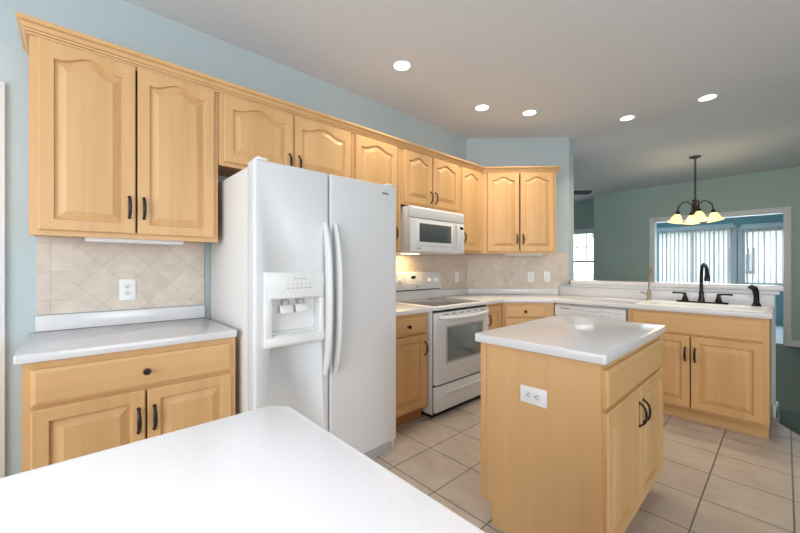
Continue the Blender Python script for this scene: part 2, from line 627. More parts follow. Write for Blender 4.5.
def window(name, x0, x1, y, z0, z1, mode, label):
    w = bpy.data.objects.new(name, None)
    COL.objects.link(w)
    struct(w, label)
    f = MB()
    t = 0.045
    for a in ((x0, x0 + t, z0, z1), (x1 - t, x1, z0, z1), (x0 + t, x1 - t, z0, z0 + t), (x0 + t, x1 - t, z1 - t, z1)):
        f.box(a[0], a[1], y + 0.02, y + 0.09, a[2], a[3], 0.003)
    zm = (z0 + z1) / 2 - 0.08
    if mode == 'sash':
        f.box(x0 + t, x1 - t, y + 0.03, y + 0.08, zm - 0.02, zm + 0.02)
    if mode == 'slider':
        xm = (x0 + x1) / 2
        f.box(xm - 0.035, xm + 0.035, y + 0.03, y + 0.08, z0 + t, z1 - t)
    f.build('window_frame', 'trim', w)
    c = MB()
    k = 0.07
    c.box(x0 - k, x0, y - 0.02, y - 0.001, z0 - k, z1 + k, 0.003)
    c.box(x1, x1 + k, y - 0.02, y - 0.001, z0 - k, z1 + k, 0.003)
    c.box(x0, x1, y - 0.02, y - 0.001, z1, z1 + k, 0.003)
    if mode != 'slider':
        c.box(x0 - k - 0.02, x1 + k + 0.02, y - 0.05, y - 0.001, z0 - 0.03, z0, 0.003)
    c.build('casing', 'trim', w)
    if mode == 'sash':
        mu = MB()
        nx = 4
        for i in range(1, nx):
            xx = x0 + t + (x1 - x0 - 2 * t) * i / nx
            mu.box(xx - 0.007, xx + 0.007, y + 0.045, y + 0.062, zm + 0.02, z1 - t)
        zz = (zm + 0.02 + z1 - t) / 2
        mu.box(x0 + t, x1 - t, y + 0.045, y + 0.062, zz - 0.007, zz + 0.007)
        mu.build('muntins', 'plastic_grey', w)
    g = MB().box(x0 + t, x1 - t, y + 0.052, y + 0.056, z0 + t, z1 - t)
    g.build('pane', 'glass', w, smooth=False)
    return w


window('window_1', WX0, WX1, 8.9, WZ0, WZ1, 'sash', 'white sash window of the living room seen past the angled wall')
window('window_2', SX0, SX1, 11.0, 0.02, 2.12, 'slider', 'sliding glass door of the sunroom behind vertical blinds')
window('window_3', SW0, SW1, 11.0, 0.85, 2.06, 'plain', 'narrower sunroom window right of the sliding door')


def blind(x0, x1, y, z0, z1, n, label, ang):
    t = thing('vertical_blind', label, 'window blind', ((x0 + x1) / 2, y, z0), 0, 'vertical blinds in the sunroom')
    w = (x1 - x0)
    MB().box(-w / 2 - 0.05, w / 2 + 0.05, -0.05, 0.05, z1 - z0 - 0.005, z1 - z0 + 0.085, 0.008).build('headrail', 'vinyl', t)
    s = MB()
    for k in range(n):
        xx = -w / 2 + w * (k + 0.5) / n
        a = ang + random.uniform(-0.12, 0.12)
        s.box(-0.040, 0.040, -0.0012, 0.0012, 0, z1 - z0, mtx=TR(xx, 0, 0) @ Matrix.Rotation(a, 4, 'Z'))
    s.build('slats', 'vinyl', t, smooth=False)
    return t


blind(0.40, 1.78, 10.90, 0.06, 2.13, 17, 'wide white vertical blind across the sunroom sliding door', 2.12)
blind(2.00, 2.70, 10.90, 0.88, 2.09, 8, 'narrow white vertical blind over the right sunroom window', 1.85)

# outside
g = MB().box(-14, 14, 11.2, 34, -0.12, -0.05)
struct(g.build('ground_outside', 'lawn', smooth=False))
nb = thing('house', 'pale sided neighbouring house seen beyond the sunroom windows', 'house', (0.5, 22, -0.05))
MB().box(-5.0, 7.5, 0, 6, 0, 3.0).build('wall', 'siding', nb, smooth=False)
MB().side_prism([(-0.5, 2.95), (6.5, 2.95), (3.0, 5.2)], -5.4, 7.9).build('roof', 'roofing', nb, smooth=False)
for xx in (-3.4, 0.3, 4.2):
    wf = MB().box(xx, xx + 1.0, -0.05, 0.0, 0.9, 2.2).build('window', 'trim', nb, smooth=False)
    MB().box(xx + 0.08, xx + 0.92, -0.06, -0.05, 0.98, 2.12).build('pane', 'oven_glass', wf, smooth=False)
fn = MB()
for k in range(40):
    fn.box(-6 + k * 0.35, -6 + k * 0.35 + 0.06, 15.0, 15.06, -0.05, 0.95)
fn.box(-6, 8, 15.01, 15.05, 0.88, 0.95).box(-6, 8, 15.01, 15.05, 0.1, 0.17)
tag(fn.build('deck_railing', 'siding', smooth=False), 'pale railing outside the sunroom windows', 'railing')

# ------------------------------------------------------------------ wall cabinets (origin on the wall, local -y = into the room)
R90 = PI / 2
UB, UT = 1.392, 2.30
UDEP = 0.31
ARCH = 0.040


def shell(b, x0, x1, yf, yb, z0, z1, t=0.016):
    """Open-fronted carcass of five boards."""
    b.box(x0, x0 + t, yf, yb, z0, z1).box(x1 - t, x1, yf, yb, z0, z1)
    b.box(x0 + t, x1 - t, yf, yb, z0, z0 + t).box(x0 + t, x1 - t, yf, yb, z1 - t, z1)
    b.box(x0 + t, x1 - t, yb - 0.008, yb, z0 + t, z1 - t)


def upper(name_label, y0, y1, zb, doors, zt=UT, left_end=False):
    w = y1 - y0
    t = thing('wall_cabinet', name_label, 'cabinet', (0, y0, zb), R90, 'maple wall cabinets')
    h = zt - zb
    b = MB()
    shell(b, 0.0008, w - 0.0008, -UDEP + 0.018, 0.0, 0.012, h)
    if zb > 1.6:
        b.box(w / 2 - 0.025, w / 2 + 0.025, -UDEP, -UDEP + 0.018, 0.036, h - 0.03)
    for a in ((0.0008, 0.034, 0, h), (w - 0.034, w - 0.0008, 0, h), (0.034, w - 0.034, 0, 0.036), (0.034, w - 0.034, h - 0.03, h)):
        b.box(a[0], a[1], -UDEP, -UDEP + 0.018, a[2], a[3])
    b.build('body', 'maple', t)
    for (a, c, pull) in doors:
        add_door(t, a - y0, c - y0, 0.024, 2.283 - zb, -UDEP, ARCH, pull, 0.024 + 0.135 if zb < 1.6 else 0.10)
    return t


c1 = upper('large double-door maple wall cabinet left of the refrigerator', -0.14, 0.642, UB, [(-0.110, 0.244, 'r'), (0.2525, 0.618, 'l')])
c2 = upper('short double-door maple wall cabinet above the refrigerator', 0.644, 1.606, 1.855, [(0.672, 1.110, 'r'), (1.128, 1.585, 'l')])
c3 = upper('tall single-door maple wall cabinet between refrigerator and microwave', 1.608, 2.128, UB, [(1.636, 2.075, 'r')])
c3.children[1].children[0].location.z = 0.12
c4 = upper('short double-door maple wall cabinet above the microwave', 2.130, 2.952, 1.800, [(2.165, 2.522, 'r'), (2.540, 2.925, 'l')])
c5 = upper('narrow single-door maple wall cabinet right of the microwave', 2.954, 3.350, UB, [(2.985, 3.325, 'l')])

# corner wall cabinet on the angled wall
ca = thing('wall_cabinet', 'double-door maple wall cabinet on the angled corner wall', 'cabinet', (0, WA, UB), PI / 4, 'maple wall cabinets')


def ang(x, y):                                 # world xy -> local xy of the angled wall
    dx, dy = x, y - WA
    return ((dx + dy) * D, (-dx + dy) * D)


xa, xb = 0.155, 0.940
foot = [ang(0.002, 3.352), ang(0.308, 3.352), (xa, -UDEP + 0.002), (xb, -UDEP + 0.002), (xb, -0.001), (0.004, -0.001)]
h = UT - UB
b = MB()
b.prism(foot[:3] + [(xa, -0.001), (0.004, -0.001)], 0.012, h)
shell(b, xa + 0.001, xb, -UDEP + 0.018, -0.001, 0.012, h)
for a in ((xa - 0.035, xa + 0.034, 0, h), (xb - 0.034, xb, 0, h), (xa + 0.034, xb - 0.034, 0, 0.036), (xa + 0.034, xb - 0.034, h - 0.03, h)):
    b.box(a[0], a[1], -UDEP, -UDEP + 0.018, a[2], a[3])
b.build('body', 'maple', ca)
add_door(ca, xa + 0.030, xa + 0.378, 0.024, 2.283 - UB, -UDEP, ARCH, 'r', 0.16)
add_door(ca, xa + 0.392, xb - 0.030, 0.024, 2.283 - UB, -UDEP, ARCH, 'l', 0.16)

# crown moulding along all the wall cabinets
path = [Vector(p) for p in ((0.0, -0.141), (UDEP + 0.001, -0.141), (UDEP + 0.001, 3.3695), (0.892, 3.9505), (0.70, 4.150))]
prof = [(0.0, 2.2870), (0.006, 2.2870), (0.008, 2.2955), (0.004, 2.2960), (0.004, 2.2985), (0.012, 2.2990), (0.014, 2.3070), (0.009, 2.3075), (0.009, 2.3095), (0.016, 2.3110), (0.026, 2.3270), (0.022, 2.3280), (0.022, 2.3300), (0.033, 2.3345), (0.038, 2.3420), (0.038, 2.3520), (-0.02, 2.3520)]
rings = []
for i, p in enumerate(path):
    def nrm(a, b):
        d = (b - a).normalized()
        return Vector((d.y, -d.x))
    if i == 0:
        m_ = nrm(path[0], path[1])
    elif i == len(path) - 1:
        m_ = nrm(path[-2], path[-1])
    else:
        n1, n2 = nrm(path[i - 1], p), nrm(p, path[i + 1])
        m_ = (n1 + n2) / (1 + n1.dot(n2))
    rings.append([(p.x + m_.x * o_, p.y + m_.y * o_, z_) for o_, z_ in prof])
cr = MB().loops(rings).build('crown_moulding', 'maple_h', angle=10)
tag(cr, 'long stepped maple crown moulding along the top of the wall cabinets', 'moulding')

# under-cabinet light strips
t = thing('under_cabinet_light', 'white light strip under the large left wall cabinet', 'lamp', (0.20, 0.05, UB), R90, 'under-cabinet lights')
MB().box(0, 0.43, -0.035, 0.035, -0.016, 0.014, 0.004).build('housing', 'plastic', t)
MB().box(0.01, 0.42, -0.025, 0.025, -0.018, -0.016).build('diffuser', 'vinyl', t)
t2 = dup(t, (0.40, 3.68, UB), PI / 4, 'white light strip under the corner wall cabinet')

# ------------------------------------------------------------------ stone tile backsplashes


def splash(label, loc, rz, boxes):
    o = None
    t = thing('tile_backsplash', label, 'backsplash', loc, rz, 'beige stone tile backsplashes')
    for nm, mt, a in boxes:
        MB().box(*a).build(nm, mt, t, smooth=False)
    return t


splash('beige stone tile backsplash over the left counter', (0, -0.13, 0), R90,
       [('border_tiles', 'tile_sq', (0, 0.135, -0.008, 0, 1.000, 1.405)), ('diagonal_tiles', 'tile_diag', (0.135, 0.772, -0.008, 0, 1.000, 1.405))])
splash('beige stone tile backsplash behind the range', (0, 1.66, 0), R90,
       [('diagonal_tiles', 'tile_diag', (0, WA - 1.66 - 0.004, -0.008, 0, 0.93, 1.43))])
splash('beige stone tile backsplash on the angled wall', (0, WA, 0), PI / 4,
       [('diagonal_tiles', 'tile_diag', (0.004, 1.195, -0.008, 0, 0.93, 1.405))])

# ------------------------------------------------------------------ countertops


def rounded(pts, rad, seg=6):
    """Round the listed corners of a polygon; rad[i] = 0 keeps a corner sharp."""
    o = []
    n = len(pts)
    for i, p in enumerate(pts):
        p = Vector(p)
        r = rad[i]
        if r <= 0:
            o.append(tuple(p))
            continue
        a = (Vector(pts[i - 1]) - p).normalized()
        c = (Vector(pts[(i + 1) % n]) - p).normalized()
        half = math.acos(max(-1, min(1, a.dot(c)))) / 2
        L = r / math.tan(half)
        p0, p1 = p + a * L, p + c * L
        ctr = p + (a + c).normalized() * (r / math.sin(half))
        v0, v1 = p0 - ctr, p1 - ctr
        th = v0.angle(v1)
        sgn = 1 if v0.x * v1.y - v0.y * v1.x > 0 else -1
        for k in range(seg + 1):
            q = v0.copy()
            q.rotate(Matrix.Rotation(sgn * th * k / seg, 2))
            o.append(tuple(ctr + q))
    return o


CT0, CT1 = 0.876, 0.914
tL = thing('countertop', 'white laminate countertop left of the refrigerator', 'countertop', (0, -0.16, CT0), 0, 'white laminate countertops')
MB().prism(rounded([(0.001, 0), (0.642, 0), (0.642, 0.805), (0.001, 0.805)], [0, .006, .012, 0]), 0, 0.038, 0.007).build('slab', 'laminate', tL)
MB().box(0.001, 0.022, 0.025, 0.805, 0.0385, 0.120, 0.005).build('backsplash', 'laminate', tL)
tM = thing('countertop', 'small white laminate countertop between refrigerator and range', 'countertop', (0, 1.665, CT0), 0, 'white laminate countertops')
MB().prism([(0.009, 0), (0.645, 0), (0.645, 0.485), (0.009, 0.485)], 0, 0.038, 0.007).build('slab', 'laminate', tM)
MB().box(0.009, 0.030, 0, 0.485, 0.0385, 0.120, 0.005).build('backsplash', 'laminate', tM)

def cut_box(o, *a):
    """Cut a box-shaped recess into o (o's own coordinates)."""
    c = MB().box(*a).build('cutter', 'laminate')
    c.parent = o.parent
    bo = o.modifiers.new('recess', 'BOOLEAN')
    bo.object = c
    bo.operation = 'DIFFERENCE'
    bo.solver = 'EXACT'
    bpy.context.view_layer.update()
    me = bpy.data.meshes.new_from_object(o.evaluated_get(bpy.context.evaluated_depsgraph_get()))
    o.modifiers.clear()
    o.data = me
    bpy.data.objects.remove(c)


tK = thing('countertop', 'long white laminate countertop turning the corner to the sink', 'countertop', (0, 0, CT0), 0, 'white laminate countertops')
outl = [(0.009, 2.936), (0.645, 2.936), (0.645, 3.262), (1.0, 3.617), (2.545, 3.617), (2.545, KY - 0.002), (0.775, KY - 0.002), (0.009, WA - 0.004)]
slab = MB().prism(outl, 0, 0.038, 0.007).build('slab', 'laminate', tK)
cut_box(slab, 1.78, 2.44, 3.72, 4.04, -0.5, 0.5)
bs = MB()
bs.box(0.009, 0.030, 2.936, WA - 0.012, 0.0385, 0.110, 0.004)
bs.box(0.012, 1.08, -0.030, -0.009, 0.0385, 0.110, 0.004, mtx=TR(0, WA, 0) @ Matrix.Rotation(PI / 4, 4, 'Z'))
bs.box(0.79, 2.545, KY - 0.020, KY - 0.001, 0.0385, 0.138, 0.003)
bs.build('backsplash', 'laminate', tK)

# sink
sk = thing('sink', 'white drop-in kitchen sink set in the long countertop', 'sink', (2.11, 3.88, CT1))
rim = []


def rrect(x0, x1, y0, y1, r, z):
    return [(x, y, z) for x, y in rounded([(x0, y0), (x1, y0), (x1, y1), (x0, y1)], [r] * 4, 5)]


MB().loops([rrect(-.41, .41, -.225, .305, .05, 0.0005), rrect(-.41, .41, -.225, .305, .05, .006), rrect(-.40, .40, -.215, .295, .045, .011),
            rrect(-.325, .325, -.155, .155, .05, .011), rrect(-.315, .315, -.145, .145, .045, .004), rrect(-.29, .29, -.12, .12, .06, -.18)],
           cap_first=False).build('basin', 'plastic', sk)
MB().lathe([(0, -.1795), (.045, -.1795), (.045, -.176), (.03, -.178), (0, -.178)], seg=20).build('drain', 'plastic_grey', sk)

# island worktop and peninsula worktop
IX0, IX1, IY0, IY1 = 1.578, 2.124, 1.497, 2.450
tI = thing('countertop', 'square white laminate top of the maple island', 'countertop', (0, 0, CT0), 0, 'white laminate countertops')
MB().prism(rounded([(IX0 - 0.03, IY0 - 0.027), (IX1 + 0.025, IY0 - 0.027), (IX1 + 0.025, IY1 + 0.022), (IX0 - 0.03, IY1 + 0.022)], [.025, .012, .02, .02]), 0, 0.040, 0.006).build('slab', 'laminate', tI)
tP = thing('countertop', 'large white peninsula counter with a rounded corner in front of the refrigerator', 'countertop', (0, 0, CT0), 0, 'white laminate countertops')
MB().prism(rounded([(1.757, -0.50), (3.70, -0.50), (3.70, 0.386), (1.757, 0.386)], [.03, .03, .03, .055], 8), 0, 0.038, 0.006).build('slab', 'laminate', tP)

# ------------------------------------------------------------------ base cabinets


def base_box(t, w, dep, mats='maple', toe=0.105, ztop=CT0 - 0.001, back=0.001, x0=0.001):
    b = MB()
    shell(b, x0, w - 0.001, -dep + 0.018, -back, toe, ztop)
    for a in ((x0, 0.05, toe, ztop), (w - 0.05, w - 0.001, toe, ztop), (0.05, w - 0.05, toe, toe + 0.03), (0.05, w - 0.05, 0.675, ztop)):
        b.box(a[0], a[1], -dep, -dep + 0.018, a[2], a[3])
    b.build('body', mats, t)
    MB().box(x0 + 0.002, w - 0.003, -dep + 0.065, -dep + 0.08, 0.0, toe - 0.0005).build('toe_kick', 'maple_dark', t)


BD = 0.612
t = thing('base_cabinet', 'maple base cabinet with one wide drawer under the left counter', 'cabinet', (0, -0.142, 0), R90, 'maple base cabinets')
base_box(t, 0.786, BD)
add_drawer(t, 0.026, 0.760, 0.703, 0.846, -BD)
add_door(t, 0.026, 0.390, 0.13, 0.688, -BD, 0, 'r', 0.555)
add_door(t, 0.397, 0.760, 0.13, 0.688, -BD, 0, 'l', 0.555)

t = thing('base_cabinet', 'narrow maple base cabinet between refrigerator and range', 'cabinet', (0, 1.668, 0), R90, 'maple base cabinets')
base_box(t, 0.480, BD)
add_drawer(t, 0.026, 0.452, 0.715, 0.850, -BD)
add_door(t, 0.026, 0.452, 0.12, 0.700, -BD, 0, 'r', 0.59)

t = thing('base_cabinet', 'slim maple base cabinet squeezed between range and corner', 'cabinet', (0, 2.938, 0), R90, 'maple base cabinets')
base_box(t, 0.330, BD)
add_door(t, 0.045, 0.300, 0.12, 0.850, -BD, 0, 'l', 0.72)

t = thing('base_cabinet', 'angled corner maple base cabinet with a small knobbed drawer', 'cabinet', (0, WA, 0), PI / 4, 'maple base cabinets')
fx0, fx1 = ang(0.622, 3.272)[0], ang(0.992, 3.642)[0]
fy = ang(0.622, 3.272)[1]
b = MB()
b.prism([ang(0.622, 3.2725), ang(0.992, 3.6425), ang(0.992, 4.25), ang(0.78, 4.25), (0.02, -0.012), ang(0.012, 3.30), ang(0.55, 3.2725)], 0.105, CT0 - 0.001)
b.build('body', 'maple', t)
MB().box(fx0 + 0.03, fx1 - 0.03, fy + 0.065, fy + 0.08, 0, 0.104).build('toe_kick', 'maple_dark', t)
add_drawer(t, fx0 + 0.025, fx1 - 0.095, 0.725, 0.850, fy)
add_door(t, fx0 + 0.025, fx1 - 0.095, 0.12, 0.710, fy, 0, 'r', 0.60)

t = thing('base_cabinet', 'wide maple sink base cabinet with two doors under the faucet', 'cabinet', (1.653, KY, 0), 0, 'maple base cabinets')
SD = KY - 3.642
b = MB()
b.box(0.018, 0.859, -0.03, -0.002, 0.12, CT0 - 0.001)
for a in ((0.001, 0.05, 0.10, CT0 - 0.001), (0.838, 0.876, 0.10, CT0 - 0.001), (0.05, 0.838, 0.10, 0.125), (0.05, 0.838, 0.68, CT0 - 0.001)):
    b.box(a[0], a[1], -SD, -SD + 0.02, a[2], a[3])
b.box(0.001, 0.018, -SD + 0.02, -0.002, 0.10, CT0 - 0.001)
b.box(0.859, 0.876, -SD + 0.02, -0.002, 0.10, CT0 - 0.001)
b.box(0.018, 0.859, -SD + 0.02, -0.002, 0.10, 0.12)
b.build('body', 'maple', t)
MB().box(0.003, 0.872, -SD + 0.05, -SD + 0.065, 0.0, 0.0995).build('toe_kick', 'maple_h', t)
add_drawer(t, 0.040, 0.848, 0.702, 0.856, -SD, knob=False, name='false_drawer_front')
add_door(t, 0.040, 0.434, 0.118, 0.690, -SD, 0, 'r', 0.545)
add_door(t, 0.442, 0.848, 0.118, 0.690, -SD, 0, 'l', 0.545)

# island cabinet: doors face the sink aisle (+x)
t = thing('island_cabinet', 'freestanding maple island cabinet with an outlet on its plain end', 'cabinet', (IX0, IY0, 0), R90)
iw, idp = IY1 - IY0, IX1 - IX0
b = MB()
shell(b, 0.0125, iw - 0.001, -idp + 0.018, -0.001, 0.105, CT0 - 0.001)
for a in ((0.0125, 0.05, 0.105, CT0 - 0.001), (iw - 0.05, iw - 0.001, 0.105, CT0 - 0.001), (0.05, iw - 0.05, 0.105, 0.13), (0.05, iw - 0.05, 0.675, CT0 - 0.001)):
    b.box(a[0], a[1], -idp, -idp + 0.018, a[2], a[3])
b.build('body', 'maple', t)
MB().side_prism([(-0.001, 0.105), (-0.062, 0.105), (-0.062, 0.0), (-idp + 0.07, 0.0), (-idp + 0.07, 0.105), (-idp + 0.002, 0.105), (-idp + 0.002, CT0 - 0.001), (-0.001, CT0 - 0.001)], 0.0, 0.012).build('end_panel', 'maple', t)
MB().box(0.004, iw - 0.003, -0.078, -0.063, 0.0, 0.104).box(0.004, iw - 0.003, -idp + 0.07, -idp + 0.085, 0, 0.104).build('toe_kick', 'maple_h', t)
MB().box(-0.006, 0.0, -0.030, -0.001, 0.105, CT0 - 0.002, 0.002).build('corner_strip', 'maple', t)
add_drawer(t, 0.018, iw - 0.022, 0.700, 0.846, -idp, knob=False)
add_door(t, 0.018, iw / 2 - 0.006, 0.12, 0.680, -idp, 0, 'r', 0.56)
add_door(t, iw / 2 + 0.006, iw - 0.022, 0.12, 0.680, -idp, 0, 'l', 0.56)
# peninsula cabinet under the near counter
t = thing('peninsula_cabinet', 'maple cabinet under the large near peninsula counter', 'cabinet', (1.80, -0.45, 0), 0)
MB().box(0, 1.85, 0, 0.80, 0.105, CT0 - 0.001).build('body', 'maple', t)
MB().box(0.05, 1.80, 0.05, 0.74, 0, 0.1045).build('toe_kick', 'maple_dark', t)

# ------------------------------------------------------------------ refrigerator (local: x along wall, -y front)
FR = thing('refrigerator', 'tall white side-by-side refrigerator with water and ice dispenser', 'refrigerator', (0.03, 0.672, 0), R90)
FW, FT = 0.968, 1.792
MB().box(0.004, FW - 0.004, -0.665, 0, 0.03, 1.772, 0.006).build('body', 'appliance_side', FR)
MB().box(0.01, FW - 0.01, -0.682, -0.665, 0.10, 1.765).build('gasket', 'plastic_grey', FR)
SEAM = 0.436
DY0, DY1 = -0.768, -0.683


def fridge_door(x0, x1, hole=None):
    mb = MB()
    n = 8

    def outline(i, z):
        return [(x, y, z) for x, y in rounded([(x0 + i, DY1 - i), (x0 + i, DY0 + i), (x1 - i, DY0 + i), (x1 - i, DY1 - i)][::-1], [.004, .016, .016, .004], 5)]
    mb.loops([outline(0.006, 0.068), outline(0.001, 0.073), outline(0, 0.078), outline(0, FT - 0.010), outline(0.002, FT - 0.004), outline(0.008, FT)])
    return mb


dl = fridge_door(0, SEAM - 0.003).build('door', 'appliance', FR)
dl['label'] = 'freezer door with the dispenser'
cut_box(dl, 0.090, 0.362, DY0 - 0.05, DY0 + 0.055, 0.887, 1.080)
dr = fridge_door(SEAM + 0.003, FW).build('door', 'appliance', FR)
# dispenser: frame, recess cavity, control panel, paddles
dx0, dx1, dz0, dz1 = 0.048, 0.398, 0.826, 1.218
f = MB()
yf = DY0
f.box(dx0, dx1, yf - 0.016, yf + 0.004, 1.075, dz1, 0.006)
f.box(dx0, 0.088, yf - 0.016, yf + 0.004, 0.875, 1.078, 0.005)
f.box(0.364, dx1, yf - 0.016, yf + 0.004, 0.875, 1.078, 0.005)
f.side_prism([(yf + 0.004, dz0), (yf - 0.012, dz0), (yf - 0.020, dz0 + 0.014), (yf - 0.019, 0.875), (yf + 0.004, 0.892)], dx0, dx1, 0.003)
f.build('dispenser_frame', 'plastic', dl)
MB().side_prism([(yf + 0.020, 0.888), (yf + 0.0545, 0.888), (yf + 0.0545, 1.078), (yf + 0.046, 1.078), (yf + 0.046, 0.905), (yf + 0.020, 0.897)], 0.091, 0.361).build('dispenser_recess', 'plastic', dl)
MB().side_prism([(yf - 0.002, 1.078), (yf - 0.024, 1.078), (yf - 0.030, 1.088), (yf - 0.016, 1.10)], 0.070, 0.380, 0.002).build('dispenser_hood', 'plastic', dl)
for xx in (0.175, 0.265):
    MB().box(xx - 0.036, xx + 0.036, -0.006, 0.0, -0.045, 0.0, 0.004, mtx=TR(0, yf + 0.018, 1.040) @ TR(xx, 0, 0) @ Matrix.Rotation(-0.35, 4, 'X') @ TR(-xx, 0, 0)).build('dispenser_paddle', 'plastic', dl)
    MB().lathe([(0, 0), (.022, 0), (.018, .022), (0, .022)], mtx=TR(xx, yf + 0.022, 1.046)).build('dispenser_nozzle', 'plastic_grey', dl)
mk = MB()
for k in range(6):
    mk.box(0.165 + k * 0.026, 0.181 + k * 0.026, yf - 0.0172, yf - 0.016, 1.130, 1.135)
    mk.box(0.170 + k * 0.026, 0.176 + k * 0.026, yf - 0.0172, yf - 0.016, 1.150, 1.157)
mk.box(0.205, 0.275, yf - 0.0172, yf - 0.016, 1.180, 1.184)
mk.build('control_markings', 'plastic_grey', dl)
# handles: tall bowed bars
for nm, xx, par in (('l', SEAM - 0.034, dl), ('r', SEAM + 0.032, dr)):
    pts, rr = [], []
    for k in range(19):
        u = -1 + 2 * k / 18
        pts.append((xx, DY0 - 0.008 - 0.046 * (1 - abs(u) ** 3.0), 1.062 + u * 0.435))
        rr.append(0.011 + 0.009 * (1 - u * u) ** 0.5)
    MB().tube(pts, rr, 12, flat=1.45).build('handle', 'appliance', par)
for x_, par in ((0.05, dl), (FW - 0.05, dr)):
    MB().box(x_ - 0.033, x_ + 0.027, -0.762, -0.700, FT + 0.0005, FT + 0.017, 0.008).build('hinge_cap', 'plastic', FR)
# the small badge: raised grey letters, illegible at this size
bd = MB()
for k in range(5):
    bd.box(0.838 + k * 0.011, 0.846 + k * 0.011, DY0 - 0.0014, DY0 - 0.0002, 1.728, 1.741)
bd.build('badge', 'ink', dr)
g_ = MB()
g_.box(0.02, FW - 0.012, -0.752, -0.66, 0.0, 0.066, 0.004)
g_.build('base_grille', 'appliance', FR)
g_ = MB()
for k in range(4):
    g_.box(0.06, FW - 0.035, -0.7535, -0.7522, 0.010 + k * 0.013, 0.0145 + k * 0.013)
g_.build('grille_slots', 'ink', FR)

# ------------------------------------------------------------------ range
RG = thing('range', 'white freestanding electric range with black glass cooktop', 'stove', (0.012, 2.158, 0), R90)
RW = 0.768
MB().box(0, RW, -0.640, -0.0, 0.035, 0.890, 0.003).build('body', 'appliance', RG)
MB().box(0.02, RW - 0.02, -0.62, -0.04, 0.0, 0.034).build('plinth', 'black', RG)
MB().box(-0.003, RW + 0.003, -0.688, -0.03, 0.890, 0.919, 0.008).build('cooktop_surround', 'appliance', RG)
ck = MB().box(0.05, RW - 0.05, -0.625, -0.085, 0.9192, 0.9215, 0.001).build('cooktop_glass', 'cooktop', RG)
for (bx_, by_, br_) in ((0.20, -0.49, 0.10), (0.56, -0.49, 0.085), (0.20, -0.22, 0.075), (0.56, -0.22, 0.10)):
    pts = [(bx_ + br_ * math.cos(2 * PI * k / 40), by_ + br_ * math.sin(2 * PI * k / 40), 0.9217) for k in range(40)]
    MB().tube(pts, 0.0012, 5, closed=True).build('burner_ring', 'plastic_grey', ck)
MB().box(0.006, RW - 0.006, -0.645, -0.6402, 0.040, 0.885).build('gasket', 'black', RG)
od = MB().box(0.006, RW - 0.006, -0.678, -0.6455, 0.278, 0.868, 0.006).build('oven_door', 'appliance', RG)
# window recess
w_ = MB().box(0.150, RW - 0.118, -0.6798, -0.6782, 0.455, 0.735, 0.0005).build('oven_window', 'oven_glass', od)
MB().box(0.130, RW - 0.098, -0.679, -0.6778, 0.437, 0.752).build('window_border', 'plastic_grey', od)
hp = []
for k in range(17):
    u = -1 + 2 * k / 16
    hp.append((RW / 2 + u * 0.345, -0.684 - 0.042 * (1 - u ** 6), 0.828 - 0.012 * (1 - u * u)))
MB().tube(hp, [0.012 + 0.007 * (1 - (abs(-1 + 2 * k / 16)) ** 4) for k in range(17)], 12).build('handle', 'appliance', od)
for k in range(6):
    MB().box(0.10 + k * 0.105, 0.165 + k * 0.105, -0.6795, -0.678, 0.846, 0.854).build('vent_slot', 'ink', od)
dw = MB().box(0.006, RW - 0.006, -0.672, -0.6455, 0.055, 0.262, 0.005).build('storage_drawer', 'appliance', RG)
MB().side_prism([(-0.671, 0.205), (-0.686, 0.202), (-0.690, 0.192), (-0.671, 0.180)], 0.13, RW - 0.13, 0.002).build('drawer_grip', 'appliance', dw)
bgd = MB()
bgd.side_prism([(0.0, 0.92), (-0.075, 0.92), (-0.070, 1.005), (0.0, 1.005)], 0.0, RW, 0.002)
bgd.side_prism([(0.0, 1.016), (-0.082, 1.016), (-0.064, 1.185), (-0.045, 1.195), (0.0, 1.195)], 0.0, RW, 0.004)
bgd.build('backguard', 'appliance', RG)
MB().box(0.004, RW - 0.004, -0.06, -0.002, 1.004, 1.017).build('backguard_slot', 'black', RG)


def on_guard(x, z):
    """Frame on the sloped control face."""
    y = -0.082 + (z - 1.016) / 0.169 * 0.018
    return TR(x, y, z) @ Matrix.Rotation(-0.106, 4, 'X')


for xx in (0.085, 0.17, 0.585, 0.685):
    kb = MB().lathe([(0, 0), (.027, 0), (.025, .006), (.021, .008), (.019, .022), (0, .023)], mtx=on_guard(xx, 1.105) @ RX90, seg=22).box(-.004, .004, -.027, -.021, -.018, .018, .001, mtx=on_guard(xx, 1.105)).build('control_knob', 'plastic', RG)
MB().box(-.11, .11, -.0012, 0, -.045, .05, 0, mtx=on_guard(0.37, 1.12)).build('control_panel', 'plastic', RG)
MB().box(-.030, .030, -.0026, -.0013, -.013, .013, 0, mtx=on_guard(0.355, 1.140)).build('clock_display', 'black', RG)
for k in range(7):
    MB().box(-.007, .007, -.0022, -.0013, -.003, .003, mtx=on_guard(0.285 + k * 0.028, 1.098)).build('control_button', 'plastic_grey', RG)
MB().box(-.018, .018, -.0022, -.001, -.004, .004, mtx=on_guard(0.40, 1.045)).build('badge', 'ink', RG)

